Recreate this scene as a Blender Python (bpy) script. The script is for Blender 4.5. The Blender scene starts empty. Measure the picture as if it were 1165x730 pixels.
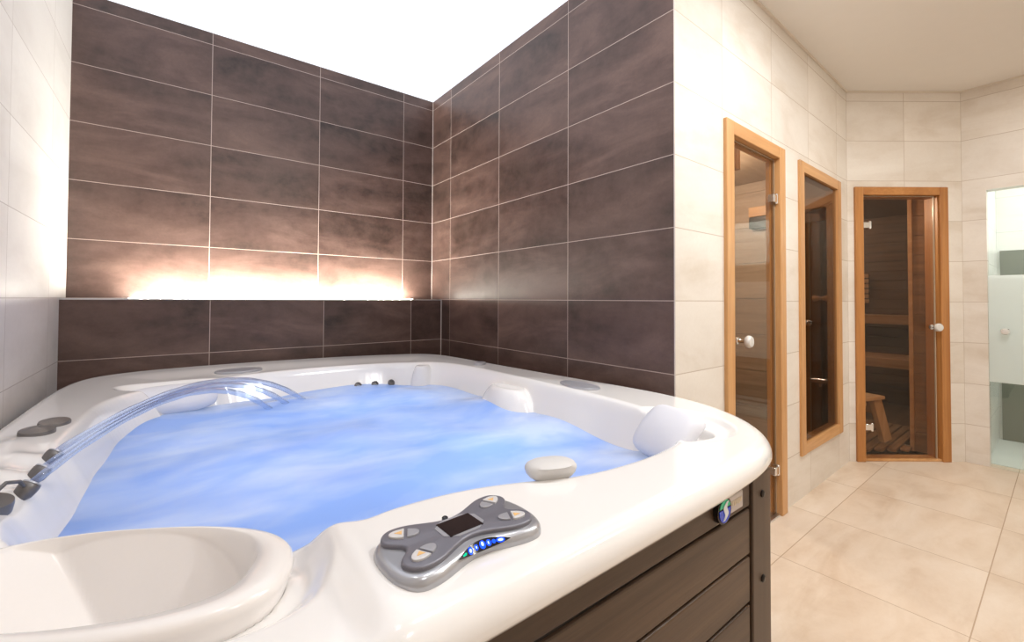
import bpy, math, random
import numpy as np
from mathutils import Vector, Matrix
random.seed(7); np.random.seed(7)
SC = bpy.context.scene
COL = SC.collection
PI = math.pi

# ------------------------------------------------------------------ materials
class NT:
    def __init__(s, name):
        s.m = bpy.data.materials.new(name); s.m.use_nodes = True
        s.t = s.m.node_tree; s.t.nodes.clear()
        s.out = s.n('ShaderNodeOutputMaterial')
    def n(s, typ, **kw):
        nd = s.t.nodes.new(typ)
        for k, v in kw.items(): setattr(nd, k, v)
        return nd
    def set(s, sock, v):
        if isinstance(v, bpy.types.NodeSocket): s.t.links.new(v, sock)
        else: sock.default_value = v
    def math(s, op, a, b=None, c=None):
        nd = s.n('ShaderNodeMath', operation=op); s.set(nd.inputs[0], a)
        if b is not None: s.set(nd.inputs[1], b)
        if c is not None: s.set(nd.inputs[2], c)
        return nd.outputs[0]
    def mix(s, f, a, b):
        nd = s.n('ShaderNodeMix', data_type='RGBA'); s.set(nd.inputs[0], f); s.set(nd.inputs[6], a); s.set(nd.inputs[7], b)
        return nd.outputs[2]
    def ramp(s, f, stops, interp='LINEAR'):
        nd = s.n('ShaderNodeValToRGB'); s.set(nd.inputs[0], f); e = nd.color_ramp.elements
        nd.color_ramp.interpolation = interp
        while len(e) > 1: e.remove(e[-1])
        e[0].position, e[0].color = stops[0][0], stops[0][1]
        for p, c in stops[1:]:
            x = e.new(p); x.color = c
        return nd.outputs[0]
    def coord(s, kind='Object', scale=(1, 1, 1), rot=(0, 0, 0), loc=(0, 0, 0)):
        tc = s.n('ShaderNodeTexCoord'); mp = s.n('ShaderNodeMapping')
        s.t.links.new(tc.outputs[kind], mp.inputs[0])
        mp.inputs['Scale'].default_value = scale; mp.inputs['Rotation'].default_value = rot; mp.inputs['Location'].default_value = loc
        return mp.outputs[0]
    def noise(s, vec, scale=5, detail=4, rough=.55, dist=0.):
        nd = s.n('ShaderNodeTexNoise'); s.t.links.new(vec, nd.inputs['Vector'])
        nd.inputs['Scale'].default_value = scale; nd.inputs['Detail'].default_value = detail
        nd.inputs['Roughness'].default_value = rough; nd.inputs['Distortion'].default_value = dist
        return nd.outputs[0]
    def bump(s, h, strength=.2, dist=.01):
        nd = s.n('ShaderNodeBump'); s.set(nd.inputs['Height'], h)
        nd.inputs['Strength'].default_value = strength; nd.inputs['Distance'].default_value = dist
        return nd.outputs[0]
    def pbr(s, color, rough=.5, metal=0., spec=.5, coat=0., normal=None, **kw):
        p = s.n('ShaderNodeBsdfPrincipled')
        s.set(p.inputs['Base Color'], color); s.set(p.inputs['Roughness'], rough); s.set(p.inputs['Metallic'], metal)
        p.inputs['Specular IOR Level'].default_value = spec; p.inputs['Coat Weight'].default_value = coat
        p.inputs['Coat Roughness'].default_value = .08
        if normal is not None: s.t.links.new(normal, p.inputs['Normal'])
        for k, v in kw.items(): s.set(p.inputs[k.replace('_', ' ')], v)
        return p.outputs[0]
    def done(s, shader):
        s.t.links.new(shader, s.out.inputs[0]); return s.m

def srgb(r, g, b):
    f = lambda c: (c / 255 / 12.92) if c <= 10 else ((c / 255 + .055) / 1.055) ** 2.4
    return (f(r), f(g), f(b), 1)

def plain(name, col, rough=.5, metal=0., spec=.5, coat=0., var=.06, scale=30):
    t = NT(name); c = t.coord()
    n = t.noise(c, scale, 3)
    dark = tuple(x * (1 - var) for x in col[:3]) + (1,)
    return t.done(t.pbr(t.mix(n, dark, col), rough, metal, spec, coat))

def tile(name, w, h, cA, cB, cC, grout, gw=.0035, rough=.35, spec=.5, cloud=2.2, bumpy=.15, pu=0., pv=0., amt=.1, coat=0.):
    """stone-look tiles laid on UVs measured in metres"""
    t = NT(name)
    uv = t.n('ShaderNodeTexCoord'); sp = t.n('ShaderNodeSeparateXYZ'); t.t.links.new(uv.outputs['UV'], sp.inputs[0])
    u = t.math('DIVIDE', t.math('ADD', sp.outputs[0], -pu), w); v = t.math('DIVIDE', t.math('ADD', sp.outputs[1], -pv), h)
    fu = t.math('FRACT', u); fv = t.math('FRACT', v)
    eu = t.math('MULTIPLY', t.math('MINIMUM', fu, t.math('SUBTRACT', 1., fu)), w)
    ev = t.math('MULTIPLY', t.math('MINIMUM', fv, t.math('SUBTRACT', 1., fv)), h)
    g = t.math('LESS_THAN', t.math('MINIMUM', eu, ev), gw / 2)
    cb = t.n('ShaderNodeCombineXYZ'); t.t.links.new(t.math('FLOOR', u), cb.inputs[0]); t.t.links.new(t.math('FLOOR', v), cb.inputs[1])
    wn = t.n('ShaderNodeTexWhiteNoise', noise_dimensions='3D'); t.t.links.new(cb.outputs[0], wn.inputs[0])
    # clouds, offset for each tile
    off = t.n('ShaderNodeVectorMath', operation='MULTIPLY_ADD'); t.t.links.new(wn.outputs['Color'], off.inputs[0])
    off.inputs[1].default_value = (7, 7, 7); t.t.links.new(t.coord('UV'), off.inputs[2])
    mp = t.n('ShaderNodeMapping'); t.t.links.new(off.outputs[0], mp.inputs[0])
    mp.inputs['Rotation'].default_value = (0, 0, .6); mp.inputs['Scale'].default_value = (.8, 2.3, 1)
    n1 = t.noise(mp.outputs[0], cloud, 6, .6, .6); n2 = t.noise(off.outputs[0], cloud * 4.5, 6, .65); n3 = t.noise(off.outputs[0], cloud * 40, 3, .6)
    c = t.ramp(n1, [(.32, cA), (.52, cB), (.72, cC)])
    c = t.mix(t.math('MULTIPLY', t.ramp(n2, [(.35, (0, 0, 0, 1)), (.7, (1, 1, 1, 1))]), .45), c, cC)
    c = t.mix(t.math('MULTIPLY', n3, .3), c, cA)
    vv = t.math('ADD', 1 - amt / 2, t.math('MULTIPLY', wn.outputs['Value'], amt))
    hs = t.n('ShaderNodeHueSaturation'); t.t.links.new(c, hs.inputs['Color']); t.t.links.new(vv, hs.inputs['Value'])
    c = t.mix(g, hs.outputs[0], grout)
    r = t.math('ADD', t.math('MULTIPLY', n2, .22), rough - .1)
    r = t.math('MAXIMUM', r, t.math('MULTIPLY', g, .8))
    hgt = t.math('SUBTRACT', t.math('MULTIPLY', n2, .25), g)
    return t.done(t.pbr(c, r, 0, spec, coat, t.bump(hgt, bumpy, .002)))

def wood(name, axis, cA, cB, cC, rough=.4, fine=60, stretch=.05, ring=4., coat=0., bumpy=.1):
    t = NT(name); s = [1, 1, 1]; s['xyz'.index(axis)] = stretch
    c = t.coord(scale=tuple(s)); n1 = t.noise(c, ring * 3, 4, .6, .8); n2 = t.noise(c, fine, 6, .7, .3); n3 = t.noise(c, fine * 4, 3, .6)
    col = t.ramp(n1, [(.3, cA), (.5, cB), (.7, cC)])
    col = t.mix(t.math('MULTIPLY', t.ramp(n2, [(.4, (0, 0, 0, 1)), (.65, (1, 1, 1, 1))]), .5), col, cA)
    col = t.mix(t.math('MULTIPLY', n3, .25), col, cA)
    return t.done(t.pbr(col, rough, 0, .4, coat, t.bump(n2, bumpy, .002)))

def metal(name, col, rough=.2):
    t = NT(name); n = t.noise(t.coord(), 60, 3)
    return t.done(t.pbr(col, t.math('ADD', rough - .04, t.math('MULTIPLY', n, .08)), 1.))

def glass(name, tint, refl=.08, rough=0., frost=None):
    """thin architectural pane: tinted see-through plus mirror reflection by angle"""
    t = NT(name)
    tr = t.n('ShaderNodeBsdfTransparent'); tr.inputs[0].default_value = tint
    gl = t.n('ShaderNodeBsdfGlossy'); gl.inputs['Roughness'].default_value = rough; gl.inputs[0].default_value = (1, 1, 1, 1)
    fc = t.n('ShaderNodeLayerWeight'); fc.inputs[0].default_value = .5      # Schlick reflection, same from both sides
    f = t.math('MINIMUM', t.math('MULTIPLY_ADD', t.math('POWER', fc.outputs['Facing'], 5.), .96*refl*20, .04*refl*20), 1.)
    mx = t.n('ShaderNodeMixShader'); t.t.links.new(f, mx.inputs[0]); t.t.links.new(tr.outputs[0], mx.inputs[1]); t.t.links.new(gl.outputs[0], mx.inputs[2])
    sh = mx.outputs[0]
    if frost:      # etched band between two heights
        tl = t.n('ShaderNodeBsdfTranslucent'); tl.inputs[0].default_value = (.88, .92, .905, 1)
        df = t.n('ShaderNodeBsdfDiffuse'); df.inputs[0].default_value = (.80, .85, .835, 1)
        a = t.n('ShaderNodeMixShader'); a.inputs[0].default_value = .45
        t.t.links.new(tl.outputs[0], a.inputs[1]); t.t.links.new(df.outputs[0], a.inputs[2])
        sp = t.n('ShaderNodeSeparateXYZ'); t.t.links.new(t.coord('Object'), sp.inputs[0])
        m = t.math('MULTIPLY', t.math('GREATER_THAN', sp.outputs[2], frost[0]), t.math('LESS_THAN', sp.outputs[2], frost[1]))
        m = t.math('MULTIPLY', m, .88)
        b = t.n('ShaderNodeMixShader'); t.t.links.new(m, b.inputs[0]); t.t.links.new(sh, b.inputs[1]); t.t.links.new(a.outputs[0], b.inputs[2])
        sh = b.outputs[0]
    return t.done(sh)

def emit(name, col, strength):
    t = NT(name); e = t.n('ShaderNodeEmission'); e.inputs[0].default_value = col; e.inputs[1].default_value = strength
    return t.done(e.outputs[0])

M = {}
GROUT_D = srgb(176, 160, 152)
DARKT = dict(cA=srgb(50, 37, 32), cB=srgb(85, 64, 58), cC=srgb(116, 92, 83), grout=GROUT_D, rough=.37, spec=.5, amt=.16)
M['dark_back'] = tile('dark_tile_back', .603, .3, pu=-.2485, **DARKT)
M['dark_side'] = tile('dark_tile_side', .603, .3, pu=-.283, **DARKT)
BEI = dict(cA=srgb(208, 196, 181), cB=srgb(227, 220, 211), cC=srgb(236, 231, 223), grout=srgb(190, 176, 160), rough=.32, amt=.05, cloud=1.6)
M['beige_side'] = tile('beige_tile_side', .57, .3, pu=.41, **BEI)
M['beige_diag'] = tile('beige_tile_diagonal', .43, .3, pu=.43, **BEI)
M['beige_right'] = tile('beige_tile_right', .6, .3, pu=.0, **BEI)
M['grey_left'] = tile('pale_grey_tile', .6, .3, pu=-.97, cA=srgb(196, 190, 186), cB=srgb(214, 209, 206), cC=srgb(224, 220, 217), grout=srgb(184, 176, 172), rough=.42, amt=.04, cloud=1.5)
M['floor'] = tile('floor_tile', .6, .6, pu=.63, pv=-2.84, cA=srgb(198, 174, 150), cB=srgb(216, 198, 178), cC=srgb(227, 213, 197), grout=srgb(178, 154, 130), gw=.004, rough=.4, amt=.05, cloud=2.4)
M['shower_tile'] = tile('shower_tile', .3, .3, cA=srgb(220, 222, 216), cB=srgb(232, 233, 228), cC=srgb(238, 239, 234), grout=srgb(200, 204, 198), rough=.35, amt=.03)
M['grey_tile'] = tile('grey_green_tile', .3, .3, cA=srgb(158, 161, 147), cB=srgb(172, 174, 160), cC=srgb(184, 186, 172), grout=srgb(120, 124, 112), rough=.35, amt=.05)
M['ceiling'] = plain('ceiling_paint', srgb(236, 232, 226), .85, var=.03, scale=12)
M['coving'] = plain('ceiling_bead', srgb(226, 216, 202), .6)
OAK = (srgb(182, 130, 80), srgb(208, 158, 104), srgb(220, 174, 122)); OAK_SHADED = (srgb(160, 104, 54), srgb(184, 126, 70), srgb(198, 142, 84))  # second set: same oak, dimmer light at the sauna door put into the colour
M['oak_shaded_z'] = wood('oak_shaded_upright', 'z', *OAK_SHADED, rough=.42, coat=.15); M['oak_shaded_x'] = wood('oak_shaded_rail', 'x', *OAK_SHADED, rough=.42, coat=.15)
M['oak_z'] = wood('oak_upright', 'z', *OAK, rough=.42, coat=.15)
M['oak_y'] = wood('oak_cross', 'y', *OAK, rough=.42)
M['oak_x'] = wood('oak_rail', 'x', *OAK, rough=.42, coat=.15)
SW = (srgb(112, 76, 46), srgb(146, 104, 66), srgb(164, 122, 82))
M['spruce_x'] = wood('sauna_board', 'x', *SW, rough=.5)
M['spruce_y'] = wood('sauna_board_y', 'y', *SW, rough=.5)
DS = (srgb(74, 48, 30), srgb(98, 66, 42), srgb(112, 78, 52))
M['cabin_x'] = wood('cabin_board', 'x', srgb(150,124,100), srgb(176,150,124), srgb(190,164,138), rough=.5)
M['cabin_y'] = wood('cabin_board_y', 'y', srgb(150,124,100), srgb(176,150,124), srgb(190,164,138), rough=.5)
M['smoked_y'] = wood('smoked_board_y', 'y', *DS, rough=.55)
M['smoked_x'] = wood('smoked_board_x', 'x', *DS, rough=.55)
M['bench'] = wood('bench_wood', 'y', srgb(150, 108, 72), srgb(178, 134, 94), srgb(192, 150, 110), rough=.5)
M['stool'] = wood('stool_wood', 'z', srgb(176, 138, 100), srgb(204, 168, 128), srgb(216, 182, 144), rough=.5)
M['deck'] = wood('duckboard', 'x', srgb(120, 88, 62), srgb(158, 122, 90), srgb(176, 140, 106), rough=.6)
M['plank'] = wood('composite_plank', 'x', srgb(60, 44, 32), srgb(88, 68, 51), srgb(102, 80, 61), rough=.42, fine=90, stretch=.03, bumpy=.25)
M['post'] = wood('composite_post', 'z', srgb(66, 50, 37), srgb(92, 72, 55), srgb(104, 83, 64), rough=.42, fine=90, stretch=.03, bumpy=.25)
M['gap'] = plain('dark_gap', srgb(26, 20, 17), .7)
M['profile'] = plain('pale_profile', srgb(206, 196, 190), .4)
M['screw'] = plain('dark_screw', srgb(46, 40, 36), .35, .6)
M['chrome'] = metal('chrome', (.82, .82, .82, 1), .12)
M['brushed'] = metal('brushed_silver', (.62, .63, .66, 1), .3)
M['shell'] = plain('acrylic_white', srgb(242, 239, 236), .16, 0, .5, .5, var=.015, scale=200)
M['lid'] = plain('acrylic_lid', srgb(238, 233, 229), .2, 0, .5, .4, var=.02, scale=200)
M['cap_grey'] = plain('cap_grey_plastic', srgb(176, 176, 182), .35, .3)
M['cap_dark'] = plain('cap_dark_plastic', srgb(112, 108, 106), .35, .3)
M['pad'] = plain('pillow_foam', srgb(226, 226, 232), .45, var=.02)
M['pad_grey'] = plain('cap_pale_plastic', srgb(212, 210, 208), .4, var=.02)
M['panel_base'] = plain('panel_silver', srgb(178, 179, 184), .28, .55, .5, .4)
M['panel_face'] = plain('panel_grey', srgb(120, 119, 128), .4, .25)
M['panel_key'] = plain('panel_key', srgb(170, 170, 176), .35, .3)
M['panel_key_light'] = plain('panel_key_light', srgb(214, 212, 212), .35, .1)
M['orange'] = plain('key_print_orange', srgb(232, 186, 120), .45)
M['screen'] = plain('screen_dark', srgb(34, 28, 30), .12)
M['black'] = plain('gloss_black', srgb(16, 18, 28), .15)
M['blue_led'] = emit('blue_icon_light', srgb(30, 80, 255), 2.2)
M['white_led'] = emit('white_icon_light', srgb(225, 240, 255), 1.4)
M['green_led'] = emit('green_icon_light', srgb(20, 210, 160), 1.3)
M['logo_blue'] = plain('badge_blue', srgb(22, 70, 214), .25)
M['logo_green'] = plain('badge_green', srgb(36, 200, 150), .25)
M['logo_white'] = plain('badge_white', srgb(236, 242, 250), .3)
M['badge'] = plain('badge_plate', srgb(196, 190, 190), .3, .35)
M['badge_mark'] = plain('badge_mark', srgb(218, 204, 180), .4)
M['glass_clear'] = glass('glass_clear', (.88, .83, .76, 1), .028)
M['glass_bronze'] = glass('glass_bronze', (.52, .47, .43, 1), .03)
M['glass_inner'] = glass('glass_inner_grey', (.50, .50, .52, 1), .04)
M['glass_sauna'] = glass('glass_sauna', (.86, .80, .73, 1), .04)
M['glass_frost'] = glass('glass_frosted', (.955, .975, .965, 1), .05, frost=(-.57, .19))
M['glass_edge'] = plain('glass_edge', srgb(178, 160, 138), .2, 0, .5)
M['knob_glass'] = plain('knob_satin_glass', srgb(222, 220, 216), .12, .15)
M['led'] = emit('led_strip_light', srgb(255, 251, 236), 330)
M['lightceil'] = emit('backlit_ceiling', srgb(244, 246, 255), 1.3)

def water_mat():
    t = NT('bubbling_water'); c = t.coord()
    c2 = t.coord(scale=(1, 1.7, 1), rot=(0, 0, .55))
    n1 = t.noise(c2, 2.0, 3, .5, .5); n2 = t.noise(c2, 5.5, 3, .5, .5)
    f = t.math('ADD', t.math('MULTIPLY', n1, .7), t.math('MULTIPLY', n2, .3))
    foam = t.ramp(f, [(.40, (0, 0, 0, 1)), (.64, (1, 1, 1, 1))])
    col = t.mix(foam, srgb(142, 172, 236), srgb(214, 222, 246))
    b = t.bump(n2, .12, .03)
    df = t.n('ShaderNodeBsdfDiffuse'); t.set(df.inputs[0], col); t.t.links.new(b, df.inputs[2])
    tl = t.n('ShaderNodeBsdfTranslucent'); t.set(tl.inputs[0], t.mix(foam, (.60, .74, 1, 1), (.86, .91, 1, 1)))
    m = t.n('ShaderNodeMixShader'); m.inputs[0].default_value = .5; t.t.links.new(df.outputs[0], m.inputs[1]); t.t.links.new(tl.outputs[0], m.inputs[2])
    gl = t.n('ShaderNodeBsdfGlossy'); gl.inputs['Roughness'].default_value = .22; t.t.links.new(b, gl.inputs['Normal'])
    lw = t.n('ShaderNodeFresnel'); lw.inputs[0].default_value = 1.22
    m2 = t.n('ShaderNodeMixShader'); t.t.links.new(lw.outputs[0], m2.inputs[0]); t.t.links.new(m.outputs[0], m2.inputs[1]); t.t.links.new(gl.outputs[0], m2.inputs[2])
    return t.done(m2.outputs[0])
M['water'] = water_mat()

def jet_mat():
    t = NT('clear_water_stream')
    tr = t.n('ShaderNodeBsdfTransparent'); tr.inputs[0].default_value = (.90, .94, 1, 1)
    gl = t.n('ShaderNodeBsdfGlossy'); gl.inputs['Roughness'].default_value = .06
    df = t.n('ShaderNodeBsdfDiffuse'); df.inputs[0].default_value = srgb(176, 200, 250)
    lw = t.n('ShaderNodeLayerWeight'); lw.inputs[0].default_value = .45
    a = t.n('ShaderNodeMixShader'); a.inputs[0].default_value = .14; t.t.links.new(tr.outputs[0], a.inputs[1]); t.t.links.new(df.outputs[0], a.inputs[2])
    b = t.n('ShaderNodeMixShader'); t.t.links.new(t.math('MULTIPLY', lw.outputs['Facing'], .7), b.inputs[0])
    t.t.links.new(a.outputs[0], b.inputs[1]); t.t.links.new(gl.outputs[0], b.inputs[2])
    return t.done(b.outputs[0])
M['jet'] = jet_mat()

# ------------------------------------------------------------------ mesh helpers
class MB:
    def __init__(s): s.v = []; s.f = []; s.uv = {}; s.mi = []; s.cur = 0
    def add(s, vs, fs, uvs=None):
        b = len(s.v); s.v += [tuple(map(float, p)) for p in vs]
        for k, f in enumerate(fs):
            if uvs is not None: s.uv[len(s.f)] = uvs[k]
            s.f.append(tuple(b + i for i in f)); s.mi.append(s.cur)
        return s
    def box(s, lo, hi, mat=None):
        x0, y0, z0 = lo; x1, y1, z1 = hi
        vs = [Vector(p) for p in ((x0,y0,z0),(x1,y0,z0),(x1,y1,z0),(x0,y1,z0),(x0,y0,z1),(x1,y0,z1),(x1,y1,z1),(x0,y1,z1))]
        if mat is not None: vs = [mat @ p for p in vs]
        return s.add(vs, [(0,3,2,1),(4,5,6,7),(0,1,5,4),(1,2,6,5),(2,3,7,6),(3,0,4,7)])
    def rings(s, loops, cap0=True, cap1=True, closed=True):
        n = len(loops[0]); vs = [p for L in loops for p in L]; fs = []
        for a in range(len(loops) - 1):
            for i in range(n if closed else n - 1):
                j = (i + 1) % n; fs.append((a*n+i, a*n+j, (a+1)*n+j, (a+1)*n+i))
        if cap0: fs.append(tuple(reversed(range(n))))
        if cap1: fs.append(tuple((len(loops)-1)*n + i for i in range(n)))
        return s.add(vs, fs)
    def lathe(s, prof, n=28, mat=None):
        mat = mat or Matrix()
        loops = [[mat @ Vector((r*math.cos(2*PI*i/n), r*math.sin(2*PI*i/n), z)) for i in range(n)] for r, z in prof]
        return s.rings(loops)
    def prism(s, pts, z0, z1, mat=None, bev=0., n=3, fan=False):
        mat = mat or Matrix()
        def off(d):
            P = np.array(pts); L = len(P); T = np.roll(P, -1, 0) - np.roll(P, 1, 0); T /= np.linalg.norm(T, axis=1)[:, None] + 1e-9
            N = np.stack([-T[:, 1], T[:, 0]], 1)
            return P + N * d
        prof = [(0, z0)]
        if bev > 0:
            for k in range(n + 1):
                a = PI/2*k/n; prof.append((bev*(1-math.cos(a)), z1 - bev + bev*math.sin(a)))
        else: prof.append((0, z1))
        loops = [[mat @ Vector((x, y, z)) for x, y in off(d)] for d, z in prof]
        if not fan: return s.rings(loops)
        s.rings(loops, True, False); k = len(s.v); s.v.append(tuple(mat @ Vector((0, 0, z1)))); m_ = len(pts); b = k - m_
        for i in range(m_): s.f.append((b+i, b+(i+1) % m_, k)); s.mi.append(s.cur)
        return s
    def tube(s, path, rad, n=12):
        P = [Vector(p) for p in path]; loops = []; up = None
        for i, p in enumerate(P):
            t = (P[min(i+1, len(P)-1)] - P[max(i-1, 0)]).normalized()
            if up is None: up = t.orthogonal().normalized()
            up = (up - t*up.dot(t)).normalized(); sd = t.cross(up)
            r = rad[i] if hasattr(rad, '__len__') else rad
            loops.append([p + (up*math.cos(2*PI*k/n) + sd*math.sin(2*PI*k/n))*r for k in range(n)])
        return s.rings(loops)
    def build(s, name, mat, parent=None, smooth=False, bevel=0., segs=2, subsurf=0, angle=40):
        me = bpy.data.meshes.new(name); me.from_pydata(s.v, [], s.f)
        mats = mat if isinstance(mat, (list, tuple)) else [mat]
        for m in mats: me.materials.append(m)
        if len(mats) > 1: me.polygons.foreach_set('material_index', s.mi)
        if s.uv:
            ul = me.uv_layers.new(name='UVMap')
            for p in me.polygons:
                if p.index in s.uv:
                    for li, uv in zip(p.loop_indices, s.uv[p.index]): ul.data[li].uv = uv
        me.validate(); me.update()
        o = bpy.data.objects.new(name, me); COL.objects.link(o)
        if smooth:
            for p in me.polygons: p.use_smooth = True
            if angle < 180:
                try: me.set_sharp_from_angle(angle=math.radians(angle))
                except Exception: pass
        if bevel:
            b = o.modifiers.new('bevel', 'BEVEL'); b.width = bevel; b.segments = segs; b.limit_method = 'ANGLE'; b.angle_limit = .7
            b.harden_normals = False
        if subsurf:
            q = o.modifiers.new('sub', 'SUBSURF'); q.levels = subsurf; q.render_levels = subsurf
        if parent is not None: attach(o, parent)
        return o

def attach(o, parent):
    o.parent = parent
    if parent.type == 'EMPTY': o.matrix_parent_inverse = parent.matrix_basis.inverted()

def tag(o, label, cat, group=None, kind=None):
    o['label'] = label; o['category'] = cat
    if group: o['group'] = group
    if kind: o['kind'] = kind
    return o
def thing(name, loc, label, cat, group=None, kind=None):
    o = bpy.data.objects.new(name, None); o.empty_display_size = .1; COL.objects.link(o); o.location = loc
    return tag(o, label, cat, group, kind)
def chaikin(P, it=3, closed=True):
    P = [np.array(p, float) for p in P]
    for _ in range(it):
        Q = []
        for i in range(len(P)):
            a, b = P[i], P[(i+1) % len(P)]
            Q += [a*.75 + b*.25, a*.25 + b*.75]
        P = Q
    return np.array(P)
def frame(o, u, v, w):
    m = Matrix.Identity(4)
    for i in range(3): m[i][0], m[i][1], m[i][2], m[i][3] = u[i], v[i], w[i], o[i]
    return m
def sstep(a, b, x):
    t = np.clip((x-a)/(b-a), 0, 1); return t*t*(3-2*t)

# ------------------------------------------------------------------ room
ZF, ZC = -1.18, 1.575
LX = -2.046
def wall_piece(mb, fr, u0, u1, z0, z1, th, uoff=0.):
    """slab in a wall frame: x along the wall, y out of its back, face at y=0"""
    vs = [fr @ Vector(p) for p in ((u0,0,z0),(u1,0,z0),(u1,0,z1),(u0,0,z1),(u0,th,z0),(u1,th,z0),(u1,th,z1),(u0,th,z1))]
    fs = [(0,1,2,3),(5,4,7,6),(4,0,3,7),(1,5,6,2),(3,2,6,7),(4,5,1,0)]
    U = [(u0,z0),(u1,z0),(u1,z1),(u0,z1)]
    uvs = [U, [(u1,z0),(u0,z0),(u0,z1),(u1,z1)], [(u0-th,z0),(u0,z0),(u0,z1),(u0-th,z1)], [(u1,z0),(u1+th,z0),(u1+th,z1),(u1,z1)], [(u0,z1),(u1,z1),(u1,z1+th),(u0,z1+th)], [(u0,z0-th),(u1,z0-th),(u1,z0),(u0,z0)]]
    mb.add(vs, fs, [[(a+uoff, b) for a, b in q] for q in uvs])
def structure(o, label, cat): return tag(o, label, cat, None, 'structure')
I4 = Matrix.Identity(4)

# back wall (y = 0), u = x
mb = MB(); wall_piece(mb, frame((0,0,0),(1,0,0),(0,1,0),(0,0,1)), LX, 0, ZF, ZC, .1)
structure(mb.build('wall_back', M['dark_back']), 'dark brown tiled back wall of the tub niche, washed by light from the ledge', 'wall')
# ledge in front of it
mb = MB(); fr = frame((0,-.156,0),(1,0,0),(0,1,0),(0,0,1)); wall_piece(mb, fr, LX, 0, ZF, -.002, .156)
led = structure(mb.build('trim_1', M['dark_back']), 'dark brown tiled ledge running along the niche back wall above the tub rim', 'ledge')
mb = MB(); mb.box((LX, -.1575, -.008), (0, -.15, -.0005)); mb.build('edge_profile', M['brushed'], led)
ob = MB().box((-1.80, -.105, -.003), (-.215, -.070, .0012)).build('led_strip', M['led'])
tag(ob, 'warm white light strip glowing along the top of the dark tiled ledge', 'light strip')
# dark side wall (x = 0), u = y
mb = MB(); wall_piece(mb, frame((0,0,0),(0,-1,0),(1,0,0),(0,0,1)), -.1, 2.089, ZF, ZC, .09)
for k in list(mb.uv): mb.uv[k] = [(-a, b) for a, b in mb.uv[k]]
structure(mb.build('wall_right', M['dark_side']), 'dark brown tiled side wall of the niche, right of the tub', 'wall')
for nm, lo, hi in (('corner_profile', (-.004,-.004,.0), (-.0003,-.0003,ZC-.007)), ('corner_profile', (-.005,-.161,-.42), (-.0003,-.1565,0.)), ('edge_profile', (-.0015,-2.0935,ZF), (.001,-2.089,ZC-.007))):
    MB().box(lo, hi).build(nm, M['profile'], bpy.data.objects['wall_right'])
# left wall
mb = MB(); wall_piece(mb, frame((LX,0,0),(0,-1,0),(-1,0,0),(0,0,1)), -.1, 4.6, ZF, ZC, .1)
for k in list(mb.uv): mb.uv[k] = [(-a, b) for a, b in mb.uv[k]]
structure(mb.build('wall_left', M['grey_left']), 'pale grey tiled wall at the left, beside the tub', 'wall')

# pale wall with door and window, slightly turned
P0 = Vector((0, -2.092, 0)); P1 = Vector((2.36, -2.065, 0)); dW = (P1-P0).normalized(); LW = (P1-P0).length
nW = Vector((-dW.y, dW.x, 0)); FW = frame(P0, dW, nW, (0, 0, 1))
D1 = (.42, 1.125, .86); W1 = (1.365, 2.165, .855, -.925)     # outer frame extents
mb = MB(); e = .02
wall_piece(mb, FW, 0, .09, ZF, ZC, .003)
wall_piece(mb, FW, .09, D1[0]+e, ZF, ZC, .055)
wall_piece(mb, FW, D1[0]+e, D1[1]-e, D1[2]-e, ZC, .055)
wall_piece(mb, FW, D1[1]-e, W1[0]+e, ZF, ZC, .055)
wall_piece(mb, FW, W1[0]+e, W1[1]-e, W1[2]-e, ZC, .055)
wall_piece(mb, FW, W1[0]+e, W1[1]-e, ZF, W1[3]+e, .055)
wall_piece(mb, FW, W1[1]-e, LW, ZF, ZC, .055)
structure(mb.build('wall_corridor', M['beige_side']), 'pale beige tiled wall holding the narrow glass door and the bronze window', 'wall')

# diagonal wall with the sauna door
rr = Vector((.7936, -.6085, 0)).normalized(); ff = Vector((.6085, .7936, 0)).normalized(); LD = .857
FD = frame(P1, rr, ff, (0, 0, 1)); P2 = P1 + rr*LD
D2 = (.05, .742, .853)
mb = MB()
wall_piece(mb, FD, 0, D2[0]+e, ZF, ZC, .1); wall_piece(mb, FD, D2[0]+e, D2[1]-e, D2[2]-e, ZC, .1); wall_piece(mb, FD, D2[1]-e, LD, ZF, ZC, .1)
structure(mb.build('wall_diagonal', M['beige_diag']), 'beige tiled diagonal wall around the sauna door', 'wall')
# far right wall with frosted shower door: x = P2.x, u = distance from P2 towards -y
FR = frame(P2, (0, -1, 0), (1, 0, 0), (0, 0, 1)); G0 = .122; G1 = 1.02; GT = .812
mb = MB(); wall_piece(mb, FR, 0, G0, ZF, ZC, .1); wall_piece(mb, FR, G0, G1, GT, ZC, .1); wall_piece(mb, FR, G1, 2.0, ZF, ZC, .1)
structure(mb.build('wall_far', M['beige_right']), 'beige tiled wall at the right edge holding the frosted shower door', 'wall')
# front wall behind the camera
mb = MB(); wall_piece(mb, frame((LX,-4.55,0),(1,0,0),(0,-1,0),(0,0,1)), 0, 5.2, ZF, ZC, .1)
structure(mb.build('wall_front', M['beige_right']), 'beige tiled wall behind the camera, facing the niche', 'wall')

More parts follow.
